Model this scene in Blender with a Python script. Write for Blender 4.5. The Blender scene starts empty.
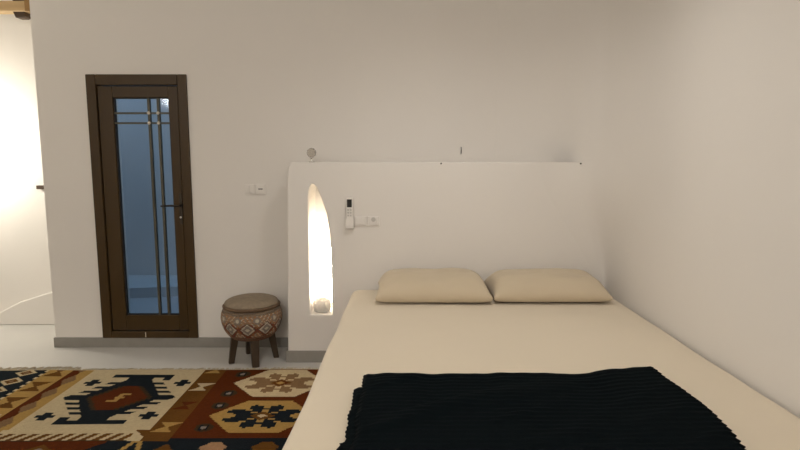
import bpy, bmesh, math, random
from mathutils import Vector, noise
random.seed(7)
S = bpy.context.scene
COL = S.collection
PI = math.pi

# ------------------------------------------------------------------ materials
def mat(name, col, rough=0.6, bump=0.0, bscale=40.0, var=0.0, vscale=6.0, metal=0.0, sheen=0.0, spec=0.5, emit=None, estr=0.0, trans=0.0, stretch=None, coat=0.0):
    m = bpy.data.materials.new(name); m.use_nodes = True
    nt = m.node_tree; b = nt.nodes['Principled BSDF']
    b.inputs['Base Color'].default_value = (*col, 1)
    b.inputs['Roughness'].default_value = rough
    b.inputs['Metallic'].default_value = metal
    b.inputs['Specular IOR Level'].default_value = spec
    b.inputs['Sheen Weight'].default_value = sheen
    b.inputs['Coat Weight'].default_value = coat
    b.inputs['Transmission Weight'].default_value = trans
    if emit:
        b.inputs['Emission Color'].default_value = (*emit, 1); b.inputs['Emission Strength'].default_value = estr
    if var or bump:
        tc = nt.nodes.new('ShaderNodeTexCoord'); src = tc.outputs['Object']
        if stretch:
            mp = nt.nodes.new('ShaderNodeMapping'); mp.inputs['Scale'].default_value = stretch
            nt.links.new(src, mp.inputs['Vector']); src = mp.outputs['Vector']
    if var:
        n = nt.nodes.new('ShaderNodeTexNoise'); n.inputs['Scale'].default_value = vscale; n.inputs['Detail'].default_value = 4
        nt.links.new(src, n.inputs['Vector'])
        mx = nt.nodes.new('ShaderNodeMix'); mx.data_type = 'RGBA'
        mx.inputs['A'].default_value = (*[c*(1-var) for c in col], 1); mx.inputs['B'].default_value = (*[min(1, c*(1+var)) for c in col], 1)
        nt.links.new(n.outputs['Fac'], mx.inputs['Factor']); nt.links.new(mx.outputs['Result'], b.inputs['Base Color'])
    if bump:
        n = nt.nodes.new('ShaderNodeTexNoise'); n.inputs['Scale'].default_value = bscale; n.inputs['Detail'].default_value = 3
        nt.links.new(src, n.inputs['Vector'])
        bp = nt.nodes.new('ShaderNodeBump'); bp.inputs['Strength'].default_value = bump; bp.inputs['Distance'].default_value = 0.01
        nt.links.new(n.outputs['Fac'], bp.inputs['Height']); nt.links.new(bp.outputs['Normal'], b.inputs['Normal'])
    return m

M = {}
WALL = (0.74, 0.70, 0.65)
M['plaster'] = mat('plaster', WALL, 0.85, 0.25, 5.0, 0.025, 1.6, spec=0.25)
M['ceiling'] = mat('ceiling_paint', (0.78, 0.75, 0.70), 0.9)
M['floor'] = mat('cement_floor', (0.52, 0.50, 0.47), 0.45, 0.1, 12, 0.06, 3.0, spec=0.4)
M['base'] = mat('grey_skirting', (0.255, 0.238, 0.21), 0.6, 0.2, 30, 0.12, 14)
M['wood'] = mat('dark_brown_door', (0.050, 0.027, 0.0065), 0.38, 0.08, 30, 0.22, 9, stretch=(1, 1, 0.1), spec=0.28)
M['seal'] = mat('black_seal', (0.012, 0.010, 0.008), 0.7)
M['muntin'] = mat('aged_brass', (0.075, 0.068, 0.045), 0.45, metal=0.3)
M['rosette'] = mat('pale_rosette', (0.62, 0.55, 0.45), 0.4)
M['lever'] = mat('dark_bronze', (0.05, 0.04, 0.03), 0.35, metal=0.8)
M['steel'] = mat('bright_steel', (0.7, 0.68, 0.64), 0.25, metal=1.0)
M['white'] = mat('white_plastic', (0.74, 0.70, 0.65), 0.4)
M['whitegrey'] = mat('grey_plastic', (0.50, 0.47, 0.43), 0.45)
M['screen'] = mat('dark_display', (0.020, 0.018, 0.016), 0.2)
M['sheet'] = mat('cream_sheet', (0.68, 0.59, 0.455), 0.85, 0.12, 9, 0.015, 4, sheen=0.15, spec=0.2)
M['pillow'] = mat('cream_pillowcase', (0.555, 0.462, 0.332), 0.85, 0.15, 14, 0.02, 6, sheen=0.15, spec=0.2)
M['bedbase'] = mat('bed_base_fabric', (0.45, 0.36, 0.27), 0.9, 0.2, 80)
M['bedleg'] = mat('bed_leg_wood', (0.10, 0.06, 0.03), 0.5)
M['blanket'] = mat('navy_plush', (0.0022, 0.0043, 0.0054), 0.85, 0.3, 60, 0.3, 25, spec=0.03)
M['beam'] = mat('pale_timber', (0.46, 0.31, 0.15), 0.6, 0.2, 12, 0.2, 6, stretch=(0.4, 4, 4))
M['darkbeam'] = mat('dark_timber', (0.045, 0.022, 0.008), 0.6, 0.2, 20, 0.2, 8)
M['orange'] = mat('orange_timber', (0.26, 0.14, 0.04), 0.6, 0.2, 20, 0.3, 12)
M['led'] = mat('led_strip', (1, 0.9, 0.75), 0.5, emit=(1.0, 0.90, 0.74), estr=75)
M['court'] = mat('courtyard_plaster', (0.62, 0.62, 0.62), 0.9, 0.2, 4, 0.05, 2)
M['courtfloor'] = mat('courtyard_floor', (0.50, 0.50, 0.51), 0.9)
M['fringe'] = mat('cream_fringe', (0.45, 0.38, 0.27), 0.95)

def glass_mat(name, col, rough, ior=1.45, mixw=None):
    m = mat(name, col, rough, trans=1.0)
    m.node_tree.nodes['Principled BSDF'].inputs['IOR'].default_value = ior
    return m
M['crystal'] = mat('cut_crystal', (0.80, 0.77, 0.73), 0.2, trans=0.35)
M['knobglass'] = glass_mat('smoked_crystal', (0.72, 0.68, 0.62), 0.12)
def pane_mat():
    m = bpy.data.materials.new('door_glass'); m.use_nodes = True
    nt = m.node_tree; nt.nodes.remove(nt.nodes['Principled BSDF'])
    out = nt.nodes['Material Output']
    tr = nt.nodes.new('ShaderNodeBsdfTransparent'); tr.inputs['Color'].default_value = (0.86, 0.92, 0.98, 1)
    gl = nt.nodes.new('ShaderNodeBsdfGlossy'); gl.inputs['Roughness'].default_value = 0.06
    fr = nt.nodes.new('ShaderNodeFresnel'); fr.inputs['IOR'].default_value = 1.35
    mx = nt.nodes.new('ShaderNodeMixShader')
    nt.links.new(fr.outputs[0], mx.inputs[0]); nt.links.new(tr.outputs[0], mx.inputs[1]); nt.links.new(gl.outputs[0], mx.inputs[2])
    nt.links.new(mx.outputs[0], out.inputs['Surface'])
    return m
M['pane'] = pane_mat()

# woven wool colours
RUG = {}
def rugmat(k, c):
    RUG[k] = mat('wool_'+k, c, 0.95, 0.5, 120, 0.22, 60, spec=0.03)
rugmat('navy', (0.008, 0.011, 0.014)); rugmat('cream', (0.42, 0.335, 0.205)); rugmat('gold', (0.30, 0.185, 0.055))
rugmat('red', (0.074, 0.0165, 0.0035)); rugmat('brown', (0.098, 0.041, 0.008)); rugmat('tan', (0.24, 0.165, 0.09))
rugmat('olive', (0.034, 0.022, 0.010)); rugmat('grey', (0.17, 0.15, 0.13)); rugmat('taupe', (0.16, 0.095, 0.045)); rugmat('peach', (0.28, 0.16, 0.085))
RK = list(RUG)

# ------------------------------------------------------------------ mesh helpers
def obj(name, bm, m, parent=None, smooth=False, bevel=0.0, loc=None, seg=3):
    me = bpy.data.meshes.new(name)
    bmesh.ops.recalc_face_normals(bm, faces=bm.faces)
    bm.to_mesh(me); bm.free()
    for mm in (m if isinstance(m, list) else [m]): me.materials.append(mm)
    if smooth:
        for p in me.polygons: p.use_smooth = True
    o = bpy.data.objects.new(name, me); COL.objects.link(o)
    if parent: o.parent = parent
    if loc: o.location = loc
    if bevel:
        b = o.modifiers.new('bevel', 'BEVEL'); b.width = bevel; b.segments = seg; b.limit_method = 'ANGLE'; b.angle_limit = math.radians(40)
    return o
def tag(o, label=None, cat=None, group=None, kind=None):
    if label: o['label'] = label
    if cat: o['category'] = cat
    if group: o['group'] = group
    if kind: o['kind'] = kind
    return o
def empty(name, loc, rz=0, **kw):
    o = bpy.data.objects.new(name, None); COL.objects.link(o)
    o.location = loc; o.rotation_euler = (0, 0, rz); o.empty_display_size = 0.1
    return tag(o, **kw)
def box(bm, x0, x1, y0, y1, z0, z1):
    v = [bm.verts.new((x, y, z)) for x in (x0, x1) for y in (y0, y1) for z in (z0, z1)]
    for f in ((0, 1, 3, 2), (4, 6, 7, 5), (0, 4, 5, 1), (2, 3, 7, 6), (0, 2, 6, 4), (1, 5, 7, 3)):
        bm.faces.new([v[i] for i in f])
    return v
def boxes(*bs):
    bm = bmesh.new()
    for b in bs: box(bm, *b)
    return bm
def rods(ax, ang0=0.0):
    pass
def lathe(prof, n=48, flute=None):
    bm = bmesh.new(); rings = []
    for (r, z) in prof:
        if r < 1e-5: rings.append([bm.verts.new((0, 0, z))])
        else:
            ring = []
            for k in range(n):
                a = 2*PI*k/n; rr = r*(1+(flute(a, z) if flute else 0))
                ring.append(bm.verts.new((rr*math.cos(a), rr*math.sin(a), z)))
            rings.append(ring)
    for a, b in zip(rings, rings[1:]):
        for k in range(n):
            k2 = (k+1) % n
            if len(a) == 1 and len(b) == 1: continue
            if len(a) == 1: bm.faces.new((a[0], b[k], b[k2]))
            elif len(b) == 1: bm.faces.new((a[k], b[0], a[k2]))
            else: bm.faces.new((a[k], a[k2], b[k2], b[k]))
    return bm
def tube(pts, rads, n=10, bm=None):
    bm = bm or bmesh.new(); rings = []
    if not isinstance(rads, (list, tuple)): rads = [rads]*len(pts)
    P = [Vector(p) for p in pts]
    for i, p in enumerate(P):
        t = (P[min(i+1, len(P)-1)]-P[max(i-1, 0)]).normalized()
        up = Vector((0, 0, 1)) if abs(t.z) < 0.9 else Vector((1, 0, 0))
        a = t.cross(up).normalized(); b = t.cross(a).normalized()
        rings.append([bm.verts.new(p+(a*math.cos(2*PI*k/n)+b*math.sin(2*PI*k/n))*rads[i]) for k in range(n)])
    for r, s in zip(rings, rings[1:]):
        for k in range(n): bm.faces.new((r[k], r[(k+1) % n], s[(k+1) % n], s[k]))
    bm.faces.new(rings[0]); bm.faces.new(rings[-1][::-1])
    return bm
def samples(h, r, step):
    """coordinates across [-h, h], dense in the rounded borders"""
    o = [-h+r*(1-math.cos(PI/2*k/6)) for k in range(6)]
    n = max(1, int(round((2*h-2*r)/step)))
    return o+[-h+r+(2*h-2*r)*k/n for k in range(n+1)]+[-c for c in reversed(o)]
def rbox(hx, hy, hz, r, step, warp=None):
    """box with rounded edges built as one closed shell; warp(Vector) -> Vector"""
    bm = bmesh.new(); X, Y, Z = samples(hx, r, step), samples(hy, r, step), samples(hz, min(r, hz*0.999), step)
    verts = {}
    def V(i, j, k):
        if (i, j, k) not in verts:
            p = Vector((X[i], Y[j], Z[k]))
            c = Vector([max(-h+r, min(h-r, a)) if h > r else 0 for a, h in zip(p, (hx, hy, hz))])
            d = p-c
            if d.length > 1e-9: p = c+d.normalized()*min(r, max(hx, r))
            verts[i, j, k] = bm.verts.new(warp(p) if warp else p)
        return verts[i, j, k]
    nx, ny, nz = len(X)-1, len(Y)-1, len(Z)-1
    def face(*q):
        try: bm.faces.new(q)
        except ValueError: pass
    for k in (0, nz):
        for i in range(nx):
            for j in range(ny): face(V(i, j, k), V(i+1, j, k), V(i+1, j+1, k), V(i, j+1, k))
    for j in (0, ny):
        for i in range(nx):
            for k in range(nz): face(V(i, j, k), V(i+1, j, k), V(i+1, j, k+1), V(i, j, k+1))
    for i in (0, nx):
        for j in range(ny):
            for k in range(nz): face(V(i, j, k), V(i, j+1, k), V(i, j+1, k+1), V(i, j, k+1))
    bmesh.ops.dissolve_degenerate(bm, edges=bm.edges, dist=1e-6)
    return bm
def prism_xz(pts, y0, y1, bm=None):
    bm = bm or bmesh.new()
    a = [bm.verts.new((x, y0, z)) for x, z in pts]; b = [bm.verts.new((x, y1, z)) for x, z in pts]
    n = len(pts)
    bm.faces.new(a); bm.faces.new(b[::-1])
    for i in range(n): bm.faces.new((a[i], a[(i+1) % n], b[(i+1) % n], b[i]))
    return bm
def struct(name, bm, m, label, cat, **kw):
    return tag(obj(name, bm, m, **kw), label, cat, kind='structure')

# ------------------------------------------------------------------ room shell
WY = 4.186          # face of the back wall
PY = 3.862          # face of the raised plinth behind the bed
FY = 4.83           # far wall of the lit passage
RX = 1.497          # face of the right wall
EX = -2.757         # free end of the back wall
CEIL = 3.0
DX0, DX1, DZ0, DZ1 = -2.372, -1.612, 0.079, 2.131
struct('wall_back', boxes(
    (EX, -2.5, WY, FY+0.05, 0, CEIL), (-2.5, DX0, WY, WY+0.25, 0, CEIL), (DX1, RX+0.15, WY, WY+0.25, 0, CEIL),
    (DX0, DX1, WY, WY+0.25, DZ1, CEIL), (DX0, DX1, WY, WY+0.25, 0, DZ0)), M['plaster'],
    'off white plastered back wall with a brown glazed door', 'wall')
# hand-plastered right wall: the corner is tight near the bed and opens into a wide soft curve higher up
tail = [(1.30, 3.812), (1.345, 3.765), (1.385, 3.69), (1.43, 3.57), (1.463, 3.42), (1.485, 3.24), (1.494, 3.10), (RX, 2.90)]
upper = [(0.56, 4.196), (0.68, 4.190), (0.78, 4.182), (0.88, 4.166), (0.97, 4.138), (1.06, 4.092), (1.15, 4.018), (1.23, 3.915)]+tail
lower = [(0.78, 3.870), (0.88, 3.866), (0.96, 3.8635), (1.03, 3.861), (1.09, 3.857), (1.15, 3.851), (1.205, 3.841), (1.255, 3.829)]+tail
tight = [(1.10, 3.92), (1.16, 3.90), (1.22, 3.885), (1.27, 3.875), (1.32, 3.869), (1.36, 3.866), (1.40, 3.864), (1.44, 3.862),
         (1.470, 3.860), (1.485, 3.857), (1.491, 3.852), (1.495, 3.84), (1.496, 3.80), (1.4965, 3.72), (1.4968, 3.50), (RX, 2.90)]
PTZ = 1.474
bm = bmesh.new()
def corner(zs, which):
    rows = []
    for z in zs:
        t = min(1, max(0, (z-0.57)/0.85)); t = t*t*(3-2*t)
        pr = upper if which else [(a[0]*t+b[0]*(1-t), a[1]*t+b[1]*(1-t)) for a, b in zip(lower, tight)]
        rows.append([bm.verts.new((x, y, z)) for x, y in pr])
    for a, b in zip(rows, rows[1:]):
        for k in range(len(a)-1):
            f = bm.faces.new((a[k], a[k+1], b[k+1], b[k])); f.smooth = True
    for src in (rows[0], rows[-1]):        # separate vertices keep the rounded face shading clean
        q = [bm.verts.new(v.co) for v in src]+[bm.verts.new((RX+0.15, 2.9, src[0].co.z)), bm.verts.new((RX+0.15, 4.24, src[0].co.z))]
        bm.faces.new(q)
corner([0, 0.3, 0.5, 0.57]+[0.57+0.86*k/24 for k in range(1, 25)]+[PTZ], 0)
corner([PTZ, 1.6, 1.9, 2.3, CEIL], 1)
box(bm, RX, RX+0.15, -1.8, 2.9, 0, CEIL)
struct('wall_right', bm, M['plaster'], 'plain off white plastered wall along the right side of the bed', 'wall')
struct('wall_left', boxes((-5.15, -5.0, -1.8, FY, 0, CEIL)), M['plaster'], 'off white plastered wall at the far left', 'wall')
struct('wall_front', boxes((-5.15, RX+0.15, -1.95, -1.8, 0, CEIL)), M['plaster'], 'off white wall behind the viewer', 'wall')
struct('wall_passage', boxes((-5.15, EX, FY, FY+0.15, 0, CEIL)), M['plaster'], 'brightly lit wall of the passage at the left edge', 'wall')
struct('floor', boxes((-5.15, RX+0.15, -1.95, FY+0.15, -0.12, 0)), M['floor'], 'pale grey cement floor', 'floor')
struct('ceiling', boxes((-5.15, RX+0.15, -1.95, FY+0.15, CEIL, CEIL+0.12)), M['ceiling'], 'white ceiling above the room', 'ceiling')
# sloping plaster kerb in the passage
struct('trim_1', prism_xz([(-3.95, 0), (-3.95, 0.02), (-3.67, 0.098), (-3.45, 0.21), (-3.15, 0.305), (-2.9, 0.34), (EX, 0.345), (EX, 0)], FY-0.06, FY), M['plaster'],
       'low plaster kerb with a sloping top against the passage wall', 'plaster kerb', bevel=0.03)
# skirting
struct('baseboard_back', boxes((EX-0.012, -0.84, WY-0.012, WY, 0, 0.08), (EX-0.012, EX, WY, WY+0.25, 0, 0.08)), M['base'],
       'grey skirting under the door and along the back wall', 'baseboard', bevel=0.003)
# plinth with arched niche
NB = 0.362
niche = [(-0.649, NB), (-0.649, 1.215), (-0.645, 1.262), (-0.634, 1.298), (-0.616, 1.322), (-0.600, 1.318), (-0.583, 1.290), (-0.565, 1.25), (-0.551, 1.213),
         (-0.533, 1.16), (-0.517, 1.105), (-0.506, 1.04), (-0.498, 0.967), (-0.493, 0.86), (-0.490, 0.70), (-0.486, NB)]
PT = 1.474
ND = 4.15
niche = [(x-0.011, z) for x, z in niche]
outer = [(-0.832, 0.0), (-0.803, PT-0.10), (-0.795, PT-0.03), (-0.772, PT), (RX+0.02, PT), (RX+0.02, 0.0)]
bm = bmesh.new()
fo = [bm.verts.new((x, PY, z)) for x, z in outer]; fi = [bm.verts.new((x, PY, z)) for x, z in niche]
ed = []
for L in (fo, fi):
    for i in range(len(L)): ed.append(bm.edges.new((L[i], L[(i+1) % len(L)])))
bmesh.ops.triangle_fill(bm, edges=ed, use_beauty=True, use_dissolve=False)
bo = [bm.verts.new((x, WY+0.02, z)) for x, z in outer]; bi = [bm.verts.new((x*1.0+0.004, ND, z)) for x, z in niche]
for A, B in ((fo, bo), (fi, bi)):
    for i in range(len(A)): bm.faces.new((A[i], A[(i+1) % len(A)], B[(i+1) % len(A)], B[i]))
bm.faces.new(bi)
bm.faces.new(bo)
struct('wall_plinth', bm, M['plaster'], 'raised off white plaster plinth behind the bed with an arched niche', 'wall', bevel=0.012)
struct('baseboard_plinth', boxes((-0.845, -0.30, PY-0.012, PY, 0, 0.089), (-0.845, -0.836, PY, WY-0.012, 0, 0.089)), M['base'],
       'grey skirting at the foot of the bed plinth', 'baseboard', bevel=0.003)
def ledge_bm():
    bm = bmesh.new(); P4 = [(-4.0, 5.45), (-0.6, 6.05), (-0.6, 6.3), (-4.0, 6.3)]
    a = [bm.verts.new((x, y, 0.02)) for x, y in P4]; b = [bm.verts.new((x, y, 0.13)) for x, y in P4]
    bm.faces.new(a); bm.faces.new(b)
    for i in range(4): bm.faces.new((a[i], a[(i+1) % 4], b[(i+1) % 4], b[i]))
    return bm
# courtyard seen through the door glass
struct('wall_courtyard', boxes((-4.2, 0.5, 6.3, 6.45, -0.1, 2.6), (-4.2, -4.05, 5.0, 6.3, -0.1, 2.6), (0.35, 0.5, WY+0.27, 6.3, -0.1, 2.6)), M['court'],
       'dim outdoor wall seen blue through the door glass', 'wall')
bm = boxes((-4.05, 0.35, 5.0, 6.3, -0.1, 0.02), (-2.48, 0.35, WY+0.27, 5.0, -0.1, 0.02))
struct('floor_courtyard', bm, M['courtfloor'], 'outdoor floor beyond the door glass', 'floor')
struct('trim_2', ledge_bm(), M['court'], 'low outdoor ledge seen dimly through the door glass', 'ledge')

# ------------------------------------------------------------------ door
d = empty('door_1', (-1.992, WY, DZ0), label='dark brown framed door with blue glass in the back wall', cat='door', kind='structure')
def L(x0, x1, y0, y1, z0, z1):   # room coordinates -> door coordinates
    return (x0+1.992, x1+1.992, y0-WY, y1-WY, z0-DZ0, z1-DZ0)
fx0, fx1, fz0, fz1 = -2.298, -1.682, 0.135, 2.052
obj('door_frame', boxes(L(DX0, fx0, WY-0.018, WY+0.07, DZ0, DZ1), L(fx1, DX1, WY-0.018, WY+0.07, DZ0, DZ1), L(fx0, fx1, WY-0.018, WY+0.07, fz1, DZ1), L(fx0, fx1, WY-0.018, WY+0.07, DZ0, fz0)), M['wood'], d, bevel=0.006)
gx0, gx1, gz0, gz1 = -2.180, -1.757, 0.262, 1.960
leaf = obj('door_leaf', boxes(L(fx0+.008, gx0, WY-0.008, WY+0.05, fz0+.008, fz1-.008), L(gx1, fx1-.004, WY-0.008, WY+0.05, fz0+.008, fz1-.008),
        L(gx0, gx1, WY-0.008, WY+0.05, gz1, fz1-.008), L(gx0, gx1, WY-0.008, WY+0.05, fz0+.008, gz0)), M['wood'], d, bevel=0.005)
obj('gasket', boxes(L(gx0, gx0+.007, WY+0.004, WY+0.03, gz0, gz1), L(gx1-.005, gx1, WY+0.004, WY+0.03, gz0, gz1), L(gx0, gx1, WY+0.004, WY+0.03, gz1-.007, gz1), L(gx0, gx1, WY+0.004, WY+0.03, gz0, gz0+.009)), M['seal'], leaf)
obj('glass_pane', boxes(L(gx0, gx1, WY+0.014, WY+0.020, gz0, gz1)), M['pane'], leaf)
for x in (-1.915, -1.843): obj('muntin', boxes(L(x-.0085, x+.0085, WY+0.002, WY+0.030, gz0, gz1)), M['muntin'], leaf)
for z in (1.845, 1.770): obj('muntin', boxes(L(gx0, gx1, WY+0.003, WY+0.029, z-.007, z+.007)), M['muntin'], leaf)
for x in (-1.915, -1.843):
    for z in (1.845, 1.770):
        b = lathe([(0, -0.004), (0.012, -0.004), (0.0125, 0.002), (0.009, 0.006), (0, 0.007)], 20)
        o = obj('rosette', b, M['rosette'], leaf, smooth=True, loc=(x+1.992, -0.001, z-DZ0)); o.rotation_euler = (PI/2, 0, 0)
h = obj('handle_plate', boxes(L(-1.711, -1.686, WY-0.017, WY-0.007, 0.995, 1.235)), M['lever'], leaf, bevel=0.005)
bm = tube([(-1.695+1.992, -0.012, 1.140-DZ0), (-1.695+1.992, -0.052, 1.140-DZ0), (-1.705+1.992, -0.060, 1.140-DZ0), (-1.76+1.992, -0.060, 1.142-DZ0), (-1.835+1.992, -0.056, 1.138-DZ0)], [0.010, 0.009, 0.009, 0.008, 0.007], 12)
obj('lever', bm, M['lever'], h, smooth=True)
o = obj('lock_cylinder', lathe([(0, 0), (0.009, 0), (0.009, 0.008), (0.007, 0.010), (0, 0.010)], 18), M['steel'], h, loc=(-1.7005+1.992, -0.016, 1.048-DZ0)); o.rotation_euler = (PI/2, 0, 0)
obj('drain_cap', boxes(L(-2.029, -2.023, WY-0.021, WY-0.017, 0.088, 0.128)), M['rosette'], d)

# ------------------------------------------------------------------ passage timber
bt = empty('timber_beam', (-3.9, 4.56, 2.675), label='pale timber beam crossing the top of the passage at upper left', cat='beam')
obj('beam', boxes((-1.1, EX+3.9, -0.05, 0.05, 0, 0.085)), M['beam'], bt, bevel=0.012)
obj('end_strap', boxes((0.893, 0.933, -0.060, -0.045, 0.0, 0.20)), M['orange'], bt, bevel=0.004)
obj('upper_batten', boxes((0.79, 0.893, -0.05, 0.05, 0.085, 0.125)), M['darkbeam'], bt, bevel=0.004)
tag(obj('beam_bracket', prism_xz([(-3.118, 2.677), (-3.098, 2.630), (-3.045, 2.630), (-3.018, 2.640), (-3.024, 2.677)], 4.52, 4.60), M['darkbeam'], bevel=0.004),
    'small dark wooden bracket under the pale timber beam', 'bracket')
tag(obj('wall_shelf', boxes((-3.225, -3.0, 4.79, FY, 1.233, 1.266)), M['darkbeam'], bevel=0.003), 'small dark ledge peeking past the back wall edge in the lit passage', 'shelf')

# ------------------------------------------------------------------ wall fittings
def plate(name, x0, x1, y, z0, z1, label, cat, kind, group=None):
    t = empty(name, ((x0+x1)/2, y, (z0+z1)/2), label=label, cat=cat, group=group)
    w, hh = (x1-x0)/2, (z1-z0)/2
    p = obj('plate', boxes((-w, w, -0.010, 0, -hh, hh)), M['white'], t, bevel=0.003)
    if kind == 'rocker':
        for s in (-1, 1):
            b = bmesh.new(); v = box(b, s*w*0.36-w*0.33, s*w*0.36+w*0.33, -0.015, -0.008, -hh*0.72, hh*0.72)
            obj('rocker', b, M['white'], t, bevel=0.002)
    elif kind == 'slot':
        obj('rocker', boxes((-w*0.7, w*0.7, -0.014, -0.008, -hh*0.72, hh*0.72)), M['white'], t, bevel=0.002)
        obj('slot', boxes((-w*0.42, w*0.42, -0.0155, -0.0135, -0.001, 0.006)), M['screen'], t)
    elif kind == 'blank':
        obj('cover', boxes((-w*0.78, w*0.78, -0.014, -0.008, -hh*0.70, hh*0.70)), M['white'], t, bevel=0.003)
    else:
        obj('rocker', boxes((-w*0.7, w*0.7, -0.013, -0.008, -hh*0.72, hh*0.72)), M['white'], t, bevel=0.002)
        b = lathe([(0, 0), (0.016, 0), (0.016, 0.002), (0.011, 0.003), (0, 0.003)], 24)
        o = obj('round_button', b, M['whitegrey'], t, smooth=False, loc=(0, -0.013, 0.012)); o.rotation_euler = (PI/2, 0, 0)
    return t
plate('light_switch', -1.200, -1.122, WY, 1.222, 1.302, 'white twin rocker switch beside the brown door, left of the slotted one', 'switch', 'rocker', 'switches beside the door')
plate('light_switch', -1.117, -1.037, WY, 1.224, 1.306, 'white wall switch with a dark slot, farther from the brown door', 'switch', 'slot', 'switches beside the door')
plate('wall_socket', -0.329, -0.239, PY, 1.020, 1.089, 'white blank covered wall socket touching the remote control', 'socket', 'blank', 'sockets above the bed')
plate('wall_socket', -0.233, -0.147, PY, 1.020, 1.089, 'white wall outlet with grey round mark, right of the blank socket', 'socket', 'round', 'sockets above the bed')
# remote control in its wall cradle
rc = empty('remote_holder', (-0.360, PY+0.0015, 1.003), label='white plastic cradle on the wall holding the remote control', cat='holder')
obj('cradle', boxes((-0.031, 0.031, -0.034, 0, 0, 0.012), (-0.031, -0.027, -0.034, 0, 0.012, 0.085), (0.027, 0.031, -0.034, 0, 0.012, 0.085), (-0.027, 0.027, -0.034, -0.030, 0.012, 0.07)), M['white'], rc, bevel=0.002)
obj('back_plate', boxes((-0.031, 0.031, -0.004, 0, 0.012, 0.12)), M['white'], rc, bevel=0.001)
rm = empty('remote_control', (-0.360, PY-0.016, 1.0155), label='white remote control with dark screen hanging beside the arched niche', cat='remote control')
obj('case', boxes((-0.0255, 0.0255, -0.011, 0.011, 0, 0.21)), M['white'], rm, bevel=0.006)
scr = obj('screen', boxes((-0.018, 0.017, -0.0125, -0.010, 0.140, 0.197)), M['screen'], rm, bevel=0.001); scr['label'] = 'dark remote display'
for i in range(2):
    for j in range(3):
        obj('button', boxes((-0.016+i*0.018, -0.003+i*0.018, -0.0125, -0.010, 0.075+j*0.02, 0.087+j*0.02)), M['whitegrey'], rm, bevel=0.001)
# crystal knob on the plinth
kn = empty('crystal_knob', (-0.633, PY+0.035, PT-0.001), label='small round crystal knob standing on the plinth above the arched niche', cat='knob')
obj('stem', lathe([(0, 0), (0.022, 0), (0.021, 0.006), (0.010, 0.012), (0.008, 0.022), (0.011, 0.030), (0.016, 0.036), (0, 0.037)], 24), M['steel'], kn, smooth=True)
bm = bmesh.new(); bmesh.ops.create_icosphere(bm, subdivisions=2, radius=0.035)
obj('ball', bm, M['knobglass'], kn, loc=(0, 0, 0.068))
# nails and hook
def nail(x, y, z, name, label, r=0.006):
    o = tag(obj(name, lathe([(0, 0), (r*0.5, 0), (r*0.5, 0.012), (r, 0.013), (r, 0.016), (0, 0.018)], 14), M['lever'], loc=(x, y, z)), label, name.replace('_', ' '), 'nails at the plinth edge')
    o.rotation_euler = (PI/2, 0, 0); return o
nail(0.291, PY+0.002, 1.465, 'nail', 'tiny nail head at the plinth edge above the left pillow')
nail(1.268, 3.826, 1.465, 'nail', 'tiny nail head at the plinth edge above the right pillow')
hk = tag(obj('wall_hook', tube([(0, 0.002, 0.022), (0, -0.012, 0.020), (0, -0.016, 0.0), (0, -0.014, -0.020), (0, -0.004, -0.028)], 0.003, 8), M["lever"], smooth=True, loc=(0.468, WY, 1.566)), 'tiny dark hook on the bare wall above the plinth', 'hook')
# niche contents
led = tag(obj('led_strip', boxes((-0.522, -0.516, 4.00, 4.04, 0.42, 0.96)), M['led']), 'glowing warm strip light inside the arched niche', 'strip light')
cb = empty('glass_candle_bowl', (-0.584, PY+0.085, NB), label='small cut glass candle bowl on the sill of the glowing niche', cat='candle holder')
obj('bowl', lathe([(0, 0), (0.045, 0), (0.060, 0.010), (0.066, 0.040), (0.064, 0.070), (0.056, 0.092), (0.052, 0.090), (0.058, 0.070), (0.060, 0.040), (0.054, 0.016), (0, 0.012)], 40, lambda a, z: 0.05*math.cos(10*a+60*z)), M['crystal'], cb)
obj('candle', lathe([(0, 0.0125), (0.030, 0.0125), (0.030, 0.04), (0.028, 0.042), (0, 0.041)], 24), M['whitegrey'], cb, smooth=False)
bm = tube([(0.063, 0.01, 0.07), (0.076, 0.01, 0.070), (0.079, 0.01, 0.048), (0.066, 0.01, 0.030)], 0.004, 8)
obj('bowl_handle', bm, M['crystal'], cb, smooth=True)

# ------------------------------------------------------------------ bed
BZ = 0.56
BL, BR, BY0, BY1 = -0.365, 1.483, 1.46, PY-0.012
bed = empty('bed', ((BL+BR)/2, (BY0+BY1)/2, 0), label='wide low bed in a cream fitted sheet against the right wall', cat='bed')
cx, cy = bed.location.x, bed.location.y
def matt_warp(p):
    t = (p.y+1.2)/2.4
    q = Vector(p)
    if p.x < 0:
        q.x += (0.050*t-0.036)*(-p.x/0.9)
    w = max(0.0, min(1, (p.z-0.05)/0.08))
    q.z += w*(0.006*noise.noise(Vector((p.x*2.2, p.y*2.2, 1.7)))+0.003*noise.noise(Vector((p.x*6, p.y*5, 4.1))))
    if p.x < -0.7: q.x += 0.010*noise.noise(Vector((p.y*2.5, 3.3, p.z*2)))
    return q
obj('mattress', rbox((BR-BL)/2, (BY1-BY0)/2, 0.15, 0.055, 0.05, matt_warp), M['sheet'], bed, smooth=True, loc=(0, 0, BZ-0.15))
obj('bed_base', boxes((BL-cx+0.03, BR-cx-0.01, BY0-cy+0.03, BY1-cy-0.01, 0.10, 0.265)), M['bedbase'], bed, bevel=0.012)
for sx in (BL-cx+0.22, BR-cx-0.1):
    for sy in (BY0-cy+0.12, BY1-cy-0.12):
        obj('leg', boxes((sx-.035, sx+.035, sy-.035, sy+.035, 0, 0.10)), M['bedleg'], bed, bevel=0.004)

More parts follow.
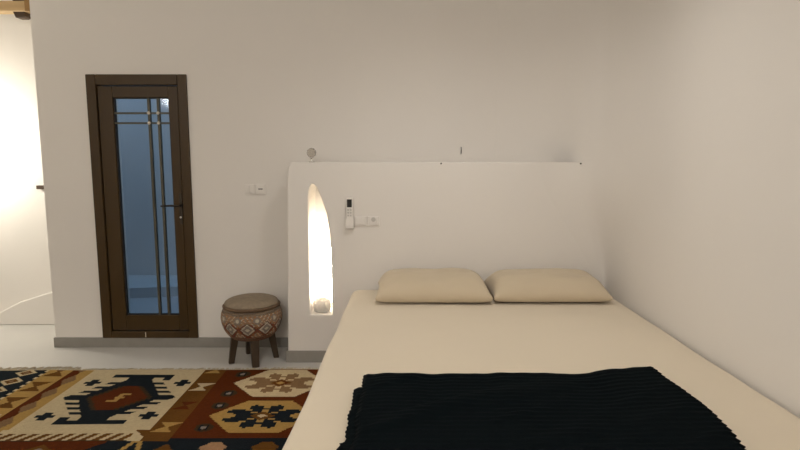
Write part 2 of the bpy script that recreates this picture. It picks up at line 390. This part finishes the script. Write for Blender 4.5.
def pillow(x0, x1, y0, y1, hgt, rz, tilt, label, seed):
    cxp, cyp = (x0+x1)/2, (y0+y1)/2; hx, hy = (x1-x0)/2, (y1-y0)/2
    bm = bmesh.new(); nu, nv = 56, 36
    def shape(u, v, top):
        # seam outline: corners slightly pinched outwards, sides bowed in
        ox = hx*u*(1-0.035*(1-abs(v)**2)*abs(u)**4); oy = hy*v*(1-0.05*(1-abs(u)**3)*abs(v)**4)
        hprof = (max(0, 1-abs(u)**8.0)**0.62)*(max(0, 1-abs(v)**2.8)**0.60)
        seam = 0.046
        n = noise.noise(Vector((u*2+seed, v*2, 0.3)))*0.012+noise.noise(Vector((u*5+seed, v*5, 2.3)))*0.005
        lift = tilt*(v*0.5+0.5)*(1-abs(u)**6)
        if top: z = seam+lift*0.4+(hgt-seam+n)*hprof+0.0
        else: z = seam*(1-hprof**0.35)+lift*0.0
        if not top: z = max(0.0, z)
        return Vector((ox, oy, z))
    G = {}
    for top in (0, 1):
        for i in range(nu+1):
            for j in range(nv+1):
                e = i in (0, nu) or j in (0, nv)
                key = (i, j, 0 if e else top)
                if key in G: continue
                u = -math.cos(PI*i/nu); v = -math.cos(PI*j/nv)
                u = 0.6*u+0.4*(2*i/nu-1); v = 0.6*v+0.4*(2*j/nv-1)
                p = shape(u, v, top)
                G[key] = bm.verts.new(p)
    def g(i, j, t): return G[(i, j, 0 if (i in (0, nu) or j in (0, nv)) else t)]
    for top in (0, 1):
        for i in range(nu):
            for j in range(nv):
                q = (g(i, j, top), g(i+1, j, top), g(i+1, j+1, top), g(i, j+1, top))
                if len(set(q)) == 4:
                    try: bm.faces.new(q)
                    except ValueError: pass
    o = obj('pillow', bm, M['pillow'], smooth=True, loc=(cxp, cyp, BZ+0.004)); o.rotation_euler = (0, 0, rz)
    return tag(o, label, 'pillow', 'pillows at the head of the bed')
pillow(-0.160, 0.596, 3.375, 3.840, 0.160, 0.0, 0.06, 'cream pillow on the bed below the wall sockets, left one of the pair', 1.3)
pillow(0.604, 1.372, 3.390, 3.848, 0.157, 0.0, 0.06, 'cream pillow in the bed corner beside the right wall', 5.1)

# folded ribbed throw
def blanket():
    bm = bmesh.new()
    def layer(x0, x1, y0, y1, z0, z1, bow, seed, corner):
        nx, r = 70, 0.014
        ys = []; ny = int((y1-y0)/0.0045)
        prof = []
        for i in range(nx+1):
            prof.append(-1+2*i/nx)
        top, bot = {}, {}
        for i in range(nx+1):
            s = i/nx
            for j in range(ny+1):
                t = j/ny
                y = y0+(y1-y0)*t
                back = 0.020*noise.noise(Vector((s*7+seed, 0.5, 1)))+0.012*noise.noise(Vector((s*19+seed, 2.5, 1)))
                rib = math.sin(2*PI*y/0.030)
                y += (back-corner*(1-s)**6*0+0.07*max(0, s-0.68)/0.32*bow)*t
                ed0 = 0.012*noise.noise(Vector((seed, t*6, 2)))+0.0018*rib
                ed1 = 0.006*noise.noise(Vector((seed+4, t*6, 2)))+0.006*rib+bow*(0.020+0.028*math.sin(PI*min(1, t*1.15))-0.03*(1-t)**2)
                x = (x0+ed0)*(1-s)+(x1+ed1)*s
                de = min(s*(x1-x0), (1-s)*(x1-x0), t*(y1-y0), (1-t)*(y1-y0))
                k = min(1, de/r); ro = math.sqrt(max(0, 1-(1-k)**2))
                wr = (0.008+0.022*max(0, 0.55-s))*max(0, noise.noise(Vector((x*7-y*13+seed, (x+y*0.6)*2.0, 0.5))))*min(1, de/0.06)
                zt = z0+(z1-z0)*(0.5+0.5*ro)+(0.0011+0.0012*noise.noise(Vector((x*3, y*4, seed))))*rib*min(1, de/0.01)+wr*1.2
                zb = z0+(z1-z0)*(0.5-0.5*ro)
                e = i in (0, nx) or j in (0, ny)
                top[i, j] = bm.verts.new((x, y, zt))
                bot[i, j] = bm.verts.new((x, y, zb))
        for i in range(nx):
            for j in range(ny):
                bm.faces.new((top[i, j], top[i+1, j], top[i+1, j+1], top[i, j+1]))
                bm.faces.new((bot[i, j], bot[i, j+1], bot[i+1, j+1], bot[i+1, j]))
        for i in range(nx):
            bm.faces.new((top[i, 0], bot[i, 0], bot[i+1, 0], top[i+1, 0])); bm.faces.new((top[i, ny], top[i+1, ny], bot[i+1, ny], bot[i, ny]))
        for j in range(ny):
            bm.faces.new((top[0, j], top[0, j+1], bot[0, j+1], bot[0, j])); bm.faces.new((top[nx, j], bot[nx, j], bot[nx, j+1], top[nx, j+1]))
    z = BZ+0.006
    layer(-0.198, 1.030, 1.50, 1.665, z, z+0.018, 0.6, 3.0, 0)
    layer(-0.180, 1.040, 1.50, 2.045, z+0.016, z+0.036, 0.9, 8.0, 0)
    layer(-0.150, 1.058, 1.50, 2.140, z+0.034, z+0.054, 1.0, 12.0, 0)
    layer(-0.130, 1.020, 1.52, 2.115, z, z+0.036, 0.6, 17.0, 0)
    return bm
bl = tag(obj('throw_blanket', blanket(), M['blanket'], smooth=True), 'dark navy ribbed throw blanket folded across the bed', 'blanket')

# ------------------------------------------------------------------ kilim rug
RX0, RX1, RY0, RY1 = -3.45, -0.27, 1.75, 3.672
def bow(dx, dy, w, h): return abs(dy) < h and abs(dx) < w*(0.12+0.88*abs(dy)/h)
def rug(x, y):
    if y > RY1-0.012: return 'cream'
    def hexa(cx_, cy_, fill, edge, blob):
        dx, dy = abs(x-cx_), abs(y-cy_)
        w, h, f = 0.312, 0.202, 0.135
        def ins(s):
            return dy < h*s and dx < (f+(w-f)*(1-dy/(h*s)))*s
        if not ins(1): return None
        big = blob == 'navy'
        q = dx/0.075+dy/0.055
        if q < 1: return ('cream' if big else 'gold') if q < 0.42 else ('brown' if big or q > 0.75 else 'red')
        if not ins(0.90): return edge
        ux, uy = (math.floor((x-cx_)/0.020)+0.5)*0.020, (math.floor((y-cy_)/0.0165)+0.5)*0.0165
        for k in range(8):
            a = PI/8+k*PI/4
            ca, sa = math.cos(a)*1.14, math.sin(a)*0.80
            n_ = math.hypot(ca, sa); ca2, sa2 = ca/n_, sa/n_
            al, ac = ux*ca2+uy*sa2, abs(-ux*sa2+uy*ca2)
            R_ = 0.218 if k in (0, 3, 4, 7) else 0.158
            if 0.05 < al < R_:
                t = (al-0.05)/(R_-0.05)
                wd = 0.018 if t < 0.30 else (0.038 if t < 0.72 else 0.026)
                if ac < wd: return blob
        return fill
    if y < 2.70:          # next row of the pattern
        if x < -1.545 and y > 2.2:
            for c in (-1.863, -2.35, -2.85, -3.3):
                dx, dy = abs(x-c), abs(y-2.55)
                q = dx/0.16+dy/0.12
                if q < 0.35: return 'navy'
                if q < 0.7: return 'grey'
                if q < 1: return 'brown'
            dx, dy = abs(x+1.545), abs(y-2.57)
            if dx/0.13+dy/0.12 < 1: return 'navy'
            return 'red'
        if x < -1.33:
            q = abs(x+1.39)/0.06+abs(y-2.6)/0.18
            return 'gold' if q < 1 and q > 0.55 else 'navy'
        if y > 2.2:
            for c in (-0.97, -0.70, -0.43):
                dx, dy = abs(x-c), abs(y-2.62)
                if dx < 0.075-0.9*abs(dy-0.02) and dy < 0.075: return 'peach' if c != -0.70 else 'brown'
            for c in (-1.22,):
                if abs(x-c)/0.06+abs(y-2.6)/0.08 < 1: return 'brown'
            return 'navy'
        if y < 1.80: return 'cream'
        k = int(math.floor(x/0.3)); q = abs((x/0.3-k)-0.5)*2+abs(y-1.98)/0.16
        return ('cream', 'red', 'gold')[k % 3] if q < 0.5 else ('navy' if q < 0.8 else 'brown')
    if x < -1.375 and y < 2.825:     # twisted rope border under the cream panel
        if x > -1.45: return 'brown' if (x+y) > -1.375+2.76-0.02 else 'cream'
        if y > 2.785: return 'cream' if x > -2.19 else 'gold'
        if y < 2.715: return 'olive'
        return 'brown' if ((x*1.0-0.62*(y-2.7))/0.066) % 1 < 0.55 else 'cream'
    if x < -2.485:
        if x > -2.497: return 'cream' if int(y/0.03) % 2 else 'navy'
        cyd = 3.62-0.14*round((3.62-y)/0.14)
        q = abs(x+2.615-0.0)/0.085+abs(y-cyd)/0.072
        if q < 0.55: return 'brown' if q > 0.25 else 'taupe'
        if q < 0.88: return 'cream'
        if x < -2.95:
            cyd = 3.55-0.26*round((3.55-y)/0.26); q = abs(x+3.15)/0.16+abs(y-cyd)/0.12
            return 'red' if q < 0.6 else ('gold' if q < 0.9 else 'navy')
        return 'navy'
    if x < -2.315:
        k = round((3.635-y)/0.235); dy = y-(3.635-0.235*k); dx = x+2.40
        if bow(dx, dy, 0.075, 0.075): return 'brown' if k % 2 == 0 else 'cream' if k == 3 else 'brown' if k == 1 else 'tan'
        return 'gold'
    if x < -2.158:
        t = (y/0.20) % 1; w = abs(t-0.5)*2
        if x < -2.315+0.030+0.050*w: return 'red'
        if x < -2.315+0.060+0.060*(1-w): return 'taupe'
        return 'gold'
    if x < -1.375:
        dx, dy = x+1.762, y-3.235
        ax, ay = abs(dx), abs(dy)
        for cx_, cy_ in ((-2.055, 3.455), (-1.455, 3.455), (-2.065, 2.985), (-1.465, 2.990)):
            ex, ey = abs(x-cx_), abs(y-cy_)
            if (ex < 0.055 and ey < 0.017) or (ex < 0.026 and ey < 0.048): return 'navy'
        # medallion: red heart in a navy body with long teeth and hooked bars
        st = math.floor(ay/0.024)*0.024
        if ay < 0.175:
            rw = 0.200-0.80*st
            if ax < rw:
                if (ax < 0.014 and ay < 0.05) or (abs(dx-0.022) < 0.034 and abs(dy-0.050) < 0.011) or (abs(dx+0.022) < 0.034 and abs(dy+0.050) < 0.011) or (ax < 0.028 and ay < 0.014): return 'gold'
                return 'red' if ax < rw-0.030 else 'olive'
        sy = 1 if dy > 0 else -1
        if 0.300 < ay < 0.345 and ax < 0.205: return 'navy'
        if 0.262 < ay <= 0.300 and (ax < 0.085 or ax > 0.150 and ax < 0.205 and dx*sy > 0): return 'navy'
        if ay < 0.262:
            tooth = (ay/0.066) % 1 < 0.5
            nw = 0.265-0.66*ay
            nw += 0.085-0.10*ay if tooth else -0.006
            if ax < max(nw, 0.085): return 'navy'
        return 'cream'
    if x < -1.235:
        k = round((3.66-y)/0.268); dy = y-(3.66-0.268*k); dx = x+1.303
        if bow(dx-0.25*dy, dy, 0.060, 0.055): return ('gold', 'cream', 'red', 'gold')[k % 4]
        return 'brown'
    for a in (hexa(-0.798, 3.452, 'cream', 'cream', 'taupe'), hexa(-0.802, 2.990, 'gold', 'gold', 'navy')):
        if a: return a
    for c in (3.590, 3.295, 3.122, 2.850):
        q = math.hypot((x+1.093)/0.052, (y-c)/0.048)
        if q < 0.34: return 'grey'
        if q < 1: return 'olive' if (q > 0.7 or int(x*60) % 2) else 'navy'
    return 'red' if y > 2.735 else 'navy'
bm = bmesh.new()
nx, ny = 318, 240
def rz(x, y): return 0.011+0.0025*noise.noise(Vector((x*2.3, y*2.3, 0)))
vt = [[None]*(ny+1) for _ in range(nx+1)]
for i in range(nx+1):
    for j in range(ny+1):
        x = RX0+(RX1-RX0)*i/nx; y = RY0+(RY1-RY0)*j/ny
        yy = y+(0.030*(x-RX0)/(RX1-RX0)+0.008*noise.noise(Vector((x*3, 0, 5))))*max(0, (y-3.4)/0.27)
        vt[i][j] = bm.verts.new((x, yy, rz(x, y)))
for i in range(nx):
    for j in range(ny):
        f = bm.faces.new((vt[i][j], vt[i+1][j], vt[i+1][j+1], vt[i][j+1]))
        x = RX0+(RX1-RX0)*(i+0.5)/nx; y = RY0+(RY1-RY0)*(j+0.5)/ny
        f.material_index = RK.index(rug(x, y))
# thin edge down to the floor
loop = [vt[i][0] for i in range(nx)]+[vt[nx][j] for j in range(ny)]+[vt[i][ny] for i in range(nx, 0, -1)]+[vt[0][j] for j in range(ny, 0, -1)]
dn = [bm.verts.new((v.co.x, v.co.y, 0.0005)) for v in loop]
for i in range(len(loop)):
    f = bm.faces.new((loop[i], dn[i], dn[(i+1) % len(loop)], loop[(i+1) % len(loop)])); f.material_index = RK.index('cream')
rg = empty('kilim_rug', (0, 0, 0), label='woven kilim rug in red, navy, gold and cream on the floor beside the bed', cat='rug')
obj('woven_field', bm, [RUG[k] for k in RK], rg)
bm = bmesh.new()
x = RX0+0.01
while x < RX1-0.01:
    y = RY1+0.030*(x-RX0)/(RX1-RX0)+0.008*noise.noise(Vector((x*3, 0, 5)))
    ln = random.uniform(0.025, 0.045)*(1.0 if x > -2.3 else 1.7); sx = random.uniform(-0.012, 0.012)
    tube([(x, y-0.004, 0.009), (x+sx*0.5, y+ln*0.5, 0.010), (x+sx, y+ln, 0.004)], [0.004, 0.0035, 0.003], 5, bm)
    x += random.uniform(0.010, 0.018)
fr = obj('fringe', bm, M['fringe'], rg); fr['kind'] = 'stuff'

# ------------------------------------------------------------------ upholstered stool
st = empty('upholstered_stool', (-1.100, 3.905, 0), label='round kilim upholstered stool on four dark legs between door and plinth', cat='stool')
SM = [mat('stool_tan', (0.235, 0.150, 0.080), 0.95, 0.5, 90, 0.30, 50), mat('stool_red', (0.17, 0.035, 0.014), 0.95, 0.5, 90, 0.25, 50),
      mat('stool_grey', (0.19, 0.155, 0.125), 0.95, 0.5, 90, 0.25, 50), mat('stool_pale', (0.45, 0.39, 0.30), 0.95, 0.5, 90, 0.2, 50),
      mat('stool_orange', (0.28, 0.125, 0.045), 0.95, 0.5, 90, 0.25, 50), mat('stool_dark', (0.060, 0.040, 0.025), 0.95, 0.5, 90, 0.25, 50)]
def cr(prof, n):      # Catmull-Rom through the profile
    out = []; Pp = [prof[0]]+prof+[prof[-1]]
    for i in range(1, len(Pp)-2):
        for k in range(n):
            t = k/n; a, b, c, d_ = Pp[i-1], Pp[i], Pp[i+1], Pp[i+2]
            out.append(tuple(0.5*(2*b[q]+(c[q]-a[q])*t+(2*a[q]-5*b[q]+4*c[q]-d_[q])*t*t+(3*b[q]-a[q]-3*c[q]+d_[q])*t**3) for q in (0, 1)))
    return out+[prof[-1]]
bprof = cr([(0.0, 0.180), (0.12, 0.184), (0.165, 0.208), (0.200, 0.258), (0.219, 0.318), (0.220, 0.365), (0.207, 0.405), (0.190, 0.420)], 9)
NT = 168
bm = lathe(bprof, NT)
for f in bm.faces:
    c = f.calc_center_median(); a = math.atan2(c.y, c.x)
    u = ((a+PI/2+0.20)/(2*PI)*10)
    fu = u-math.floor(u)-0.5; z = c.z
    q = abs(fu)*1.0+abs(z-0.295)/0.125
    q2 = math.hypot((abs(fu)-0.5)*0.14, z-0.360)
    wv = (int(u*26)+int(z*150)) % 3
    if z < 0.195: i = 5
    elif q < 0.10: i = 3
    elif q < 0.30: i = 2
    elif q < 0.38: i = 3
    elif q < 0.44: i = 5
    elif q < 0.52 and z < 0.335: i = 1
    elif z < 0.235: i = (0, 1, 5)[wv]
    elif q < 0.62 and z < 0.32: i = (1, 4, 5)[wv]
    elif q2 < 0.014: i = 3
    elif q2 < 0.027: i = 2
    elif z >= 0.392: i = (0, 5, 2)[wv]
    else: i = (0, 4, 2)[wv] if (int(u*9)+int(z*60)) % 2 else (3, 0, 4)[wv]
    f.material_index = i
obj('seat_body', bm, SM, st, smooth=True)
obj('piping', lathe(cr([(0.184, 0.414), (0.202, 0.420), (0.207, 0.430), (0.200, 0.438), (0.182, 0.440)], 4), 96, lambda a, z: 0.008*math.cos(46*a)), mat('stool_piping', (0.13, 0.08, 0.045), 0.95, 0.4, 90, 0.3, 40), st, smooth=True)
obj('cushion_top', lathe(cr([(0.180, 0.432), (0.192, 0.440), (0.193, 0.450), (0.178, 0.466), (0.14, 0.479), (0.085, 0.486), (0.0, 0.488)], 6), 72, lambda a, z: 0.006*math.cos(9*a+1)), mat('stool_top', (0.25, 0.195, 0.135), 0.95, 0.5, 70, 0.25, 30), st, smooth=True)
legm = mat('stool_leg', (0.046, 0.027, 0.012), 0.5, 0.2, 30, 0.2, 12)
def leg(fx, fy, r0, r1):
    tx, ty = fx*0.80, fy*0.80
    bm = bmesh.new(); n = 4
    rr = []
    for k in range(7):
        t = k/6; r = r0+(r1-r0)*t
        cxl, cyl, z = fx+(tx-fx)*t, fy+(ty-fy)*t, 0.200*t
        a = math.atan2(fy, fx)
        rr.append([bm.verts.new((cxl+r*math.cos(a+PI/4+q*PI/2), cyl+r*math.sin(a+PI/4+q*PI/2), z)) for q in range(4)])
    for A, B in zip(rr, rr[1:]):
        for q in range(4): bm.faces.new((A[q], A[(q+1) % 4], B[(q+1) % 4], B[q]))
    bm.faces.new(rr[0]); bm.faces.new(rr[-1])
    return bm
for fx, fy, lw in ((0.052, -0.135, 0.036), (-0.146, -0.066, 0.028), (0.158, 0.056, 0.028), (-0.075, 0.135, 0.026)):
    obj('leg', leg(fx, fy, lw, lw+0.010), legm, st, bevel=0.005)

# ------------------------------------------------------------------ lights
def point(name, loc, e, col, r):
    l = bpy.data.lights.new(name, 'POINT'); l.energy = e; l.color = col; l.shadow_soft_size = r
    o = bpy.data.objects.new(name, l); COL.objects.link(o); o.location = loc; return o
WARM = (1.0, 0.972, 0.945)
point('ceiling_lamp', (-0.6, -1.0, 2.75), 80, WARM, 0.14)
point('ceiling_lamp', (-3.9, -1.0, 2.55), 30, WARM, 0.16)
point('passage_lamp', (-3.78, 4.50, 1.64), 47, (1.0, 0.97, 0.86), 0.06)
l = bpy.data.lights.new('downlight', 'SPOT'); l.energy = 55; l.color = WARM; l.shadow_soft_size = 0.09; l.spot_size = math.radians(150); l.spot_blend = 1.0
o = bpy.data.objects.new('downlight', l); COL.objects.link(o); o.location = (0.30, 2.70, 2.96)
w = bpy.data.worlds.new('dusk'); S.world = w; w.use_nodes = True
bg = w.node_tree.nodes['Background']; bg.inputs['Color'].default_value = (0.38, 0.56, 0.76, 1); bg.inputs['Strength'].default_value = 1.25

# ------------------------------------------------------------------ camera
cam = bpy.data.cameras.new('camera'); co = bpy.data.objects.new('camera', cam); COL.objects.link(co)
cam.sensor_fit = 'HORIZONTAL'; cam.sensor_width = 36.0; cam.lens = 36.0*540/800
co.location = (0, 0, 1.49); co.rotation_euler = (PI/2-math.atan(65/540), 0, 0)
cam.clip_start = 0.02
S.camera = co
S.view_settings.view_transform = 'Standard'; S.view_settings.look = 'None'; S.view_settings.gamma = 1.0
S.view_settings.exposure = 0.06; S.view_settings.use_curve_mapping = False
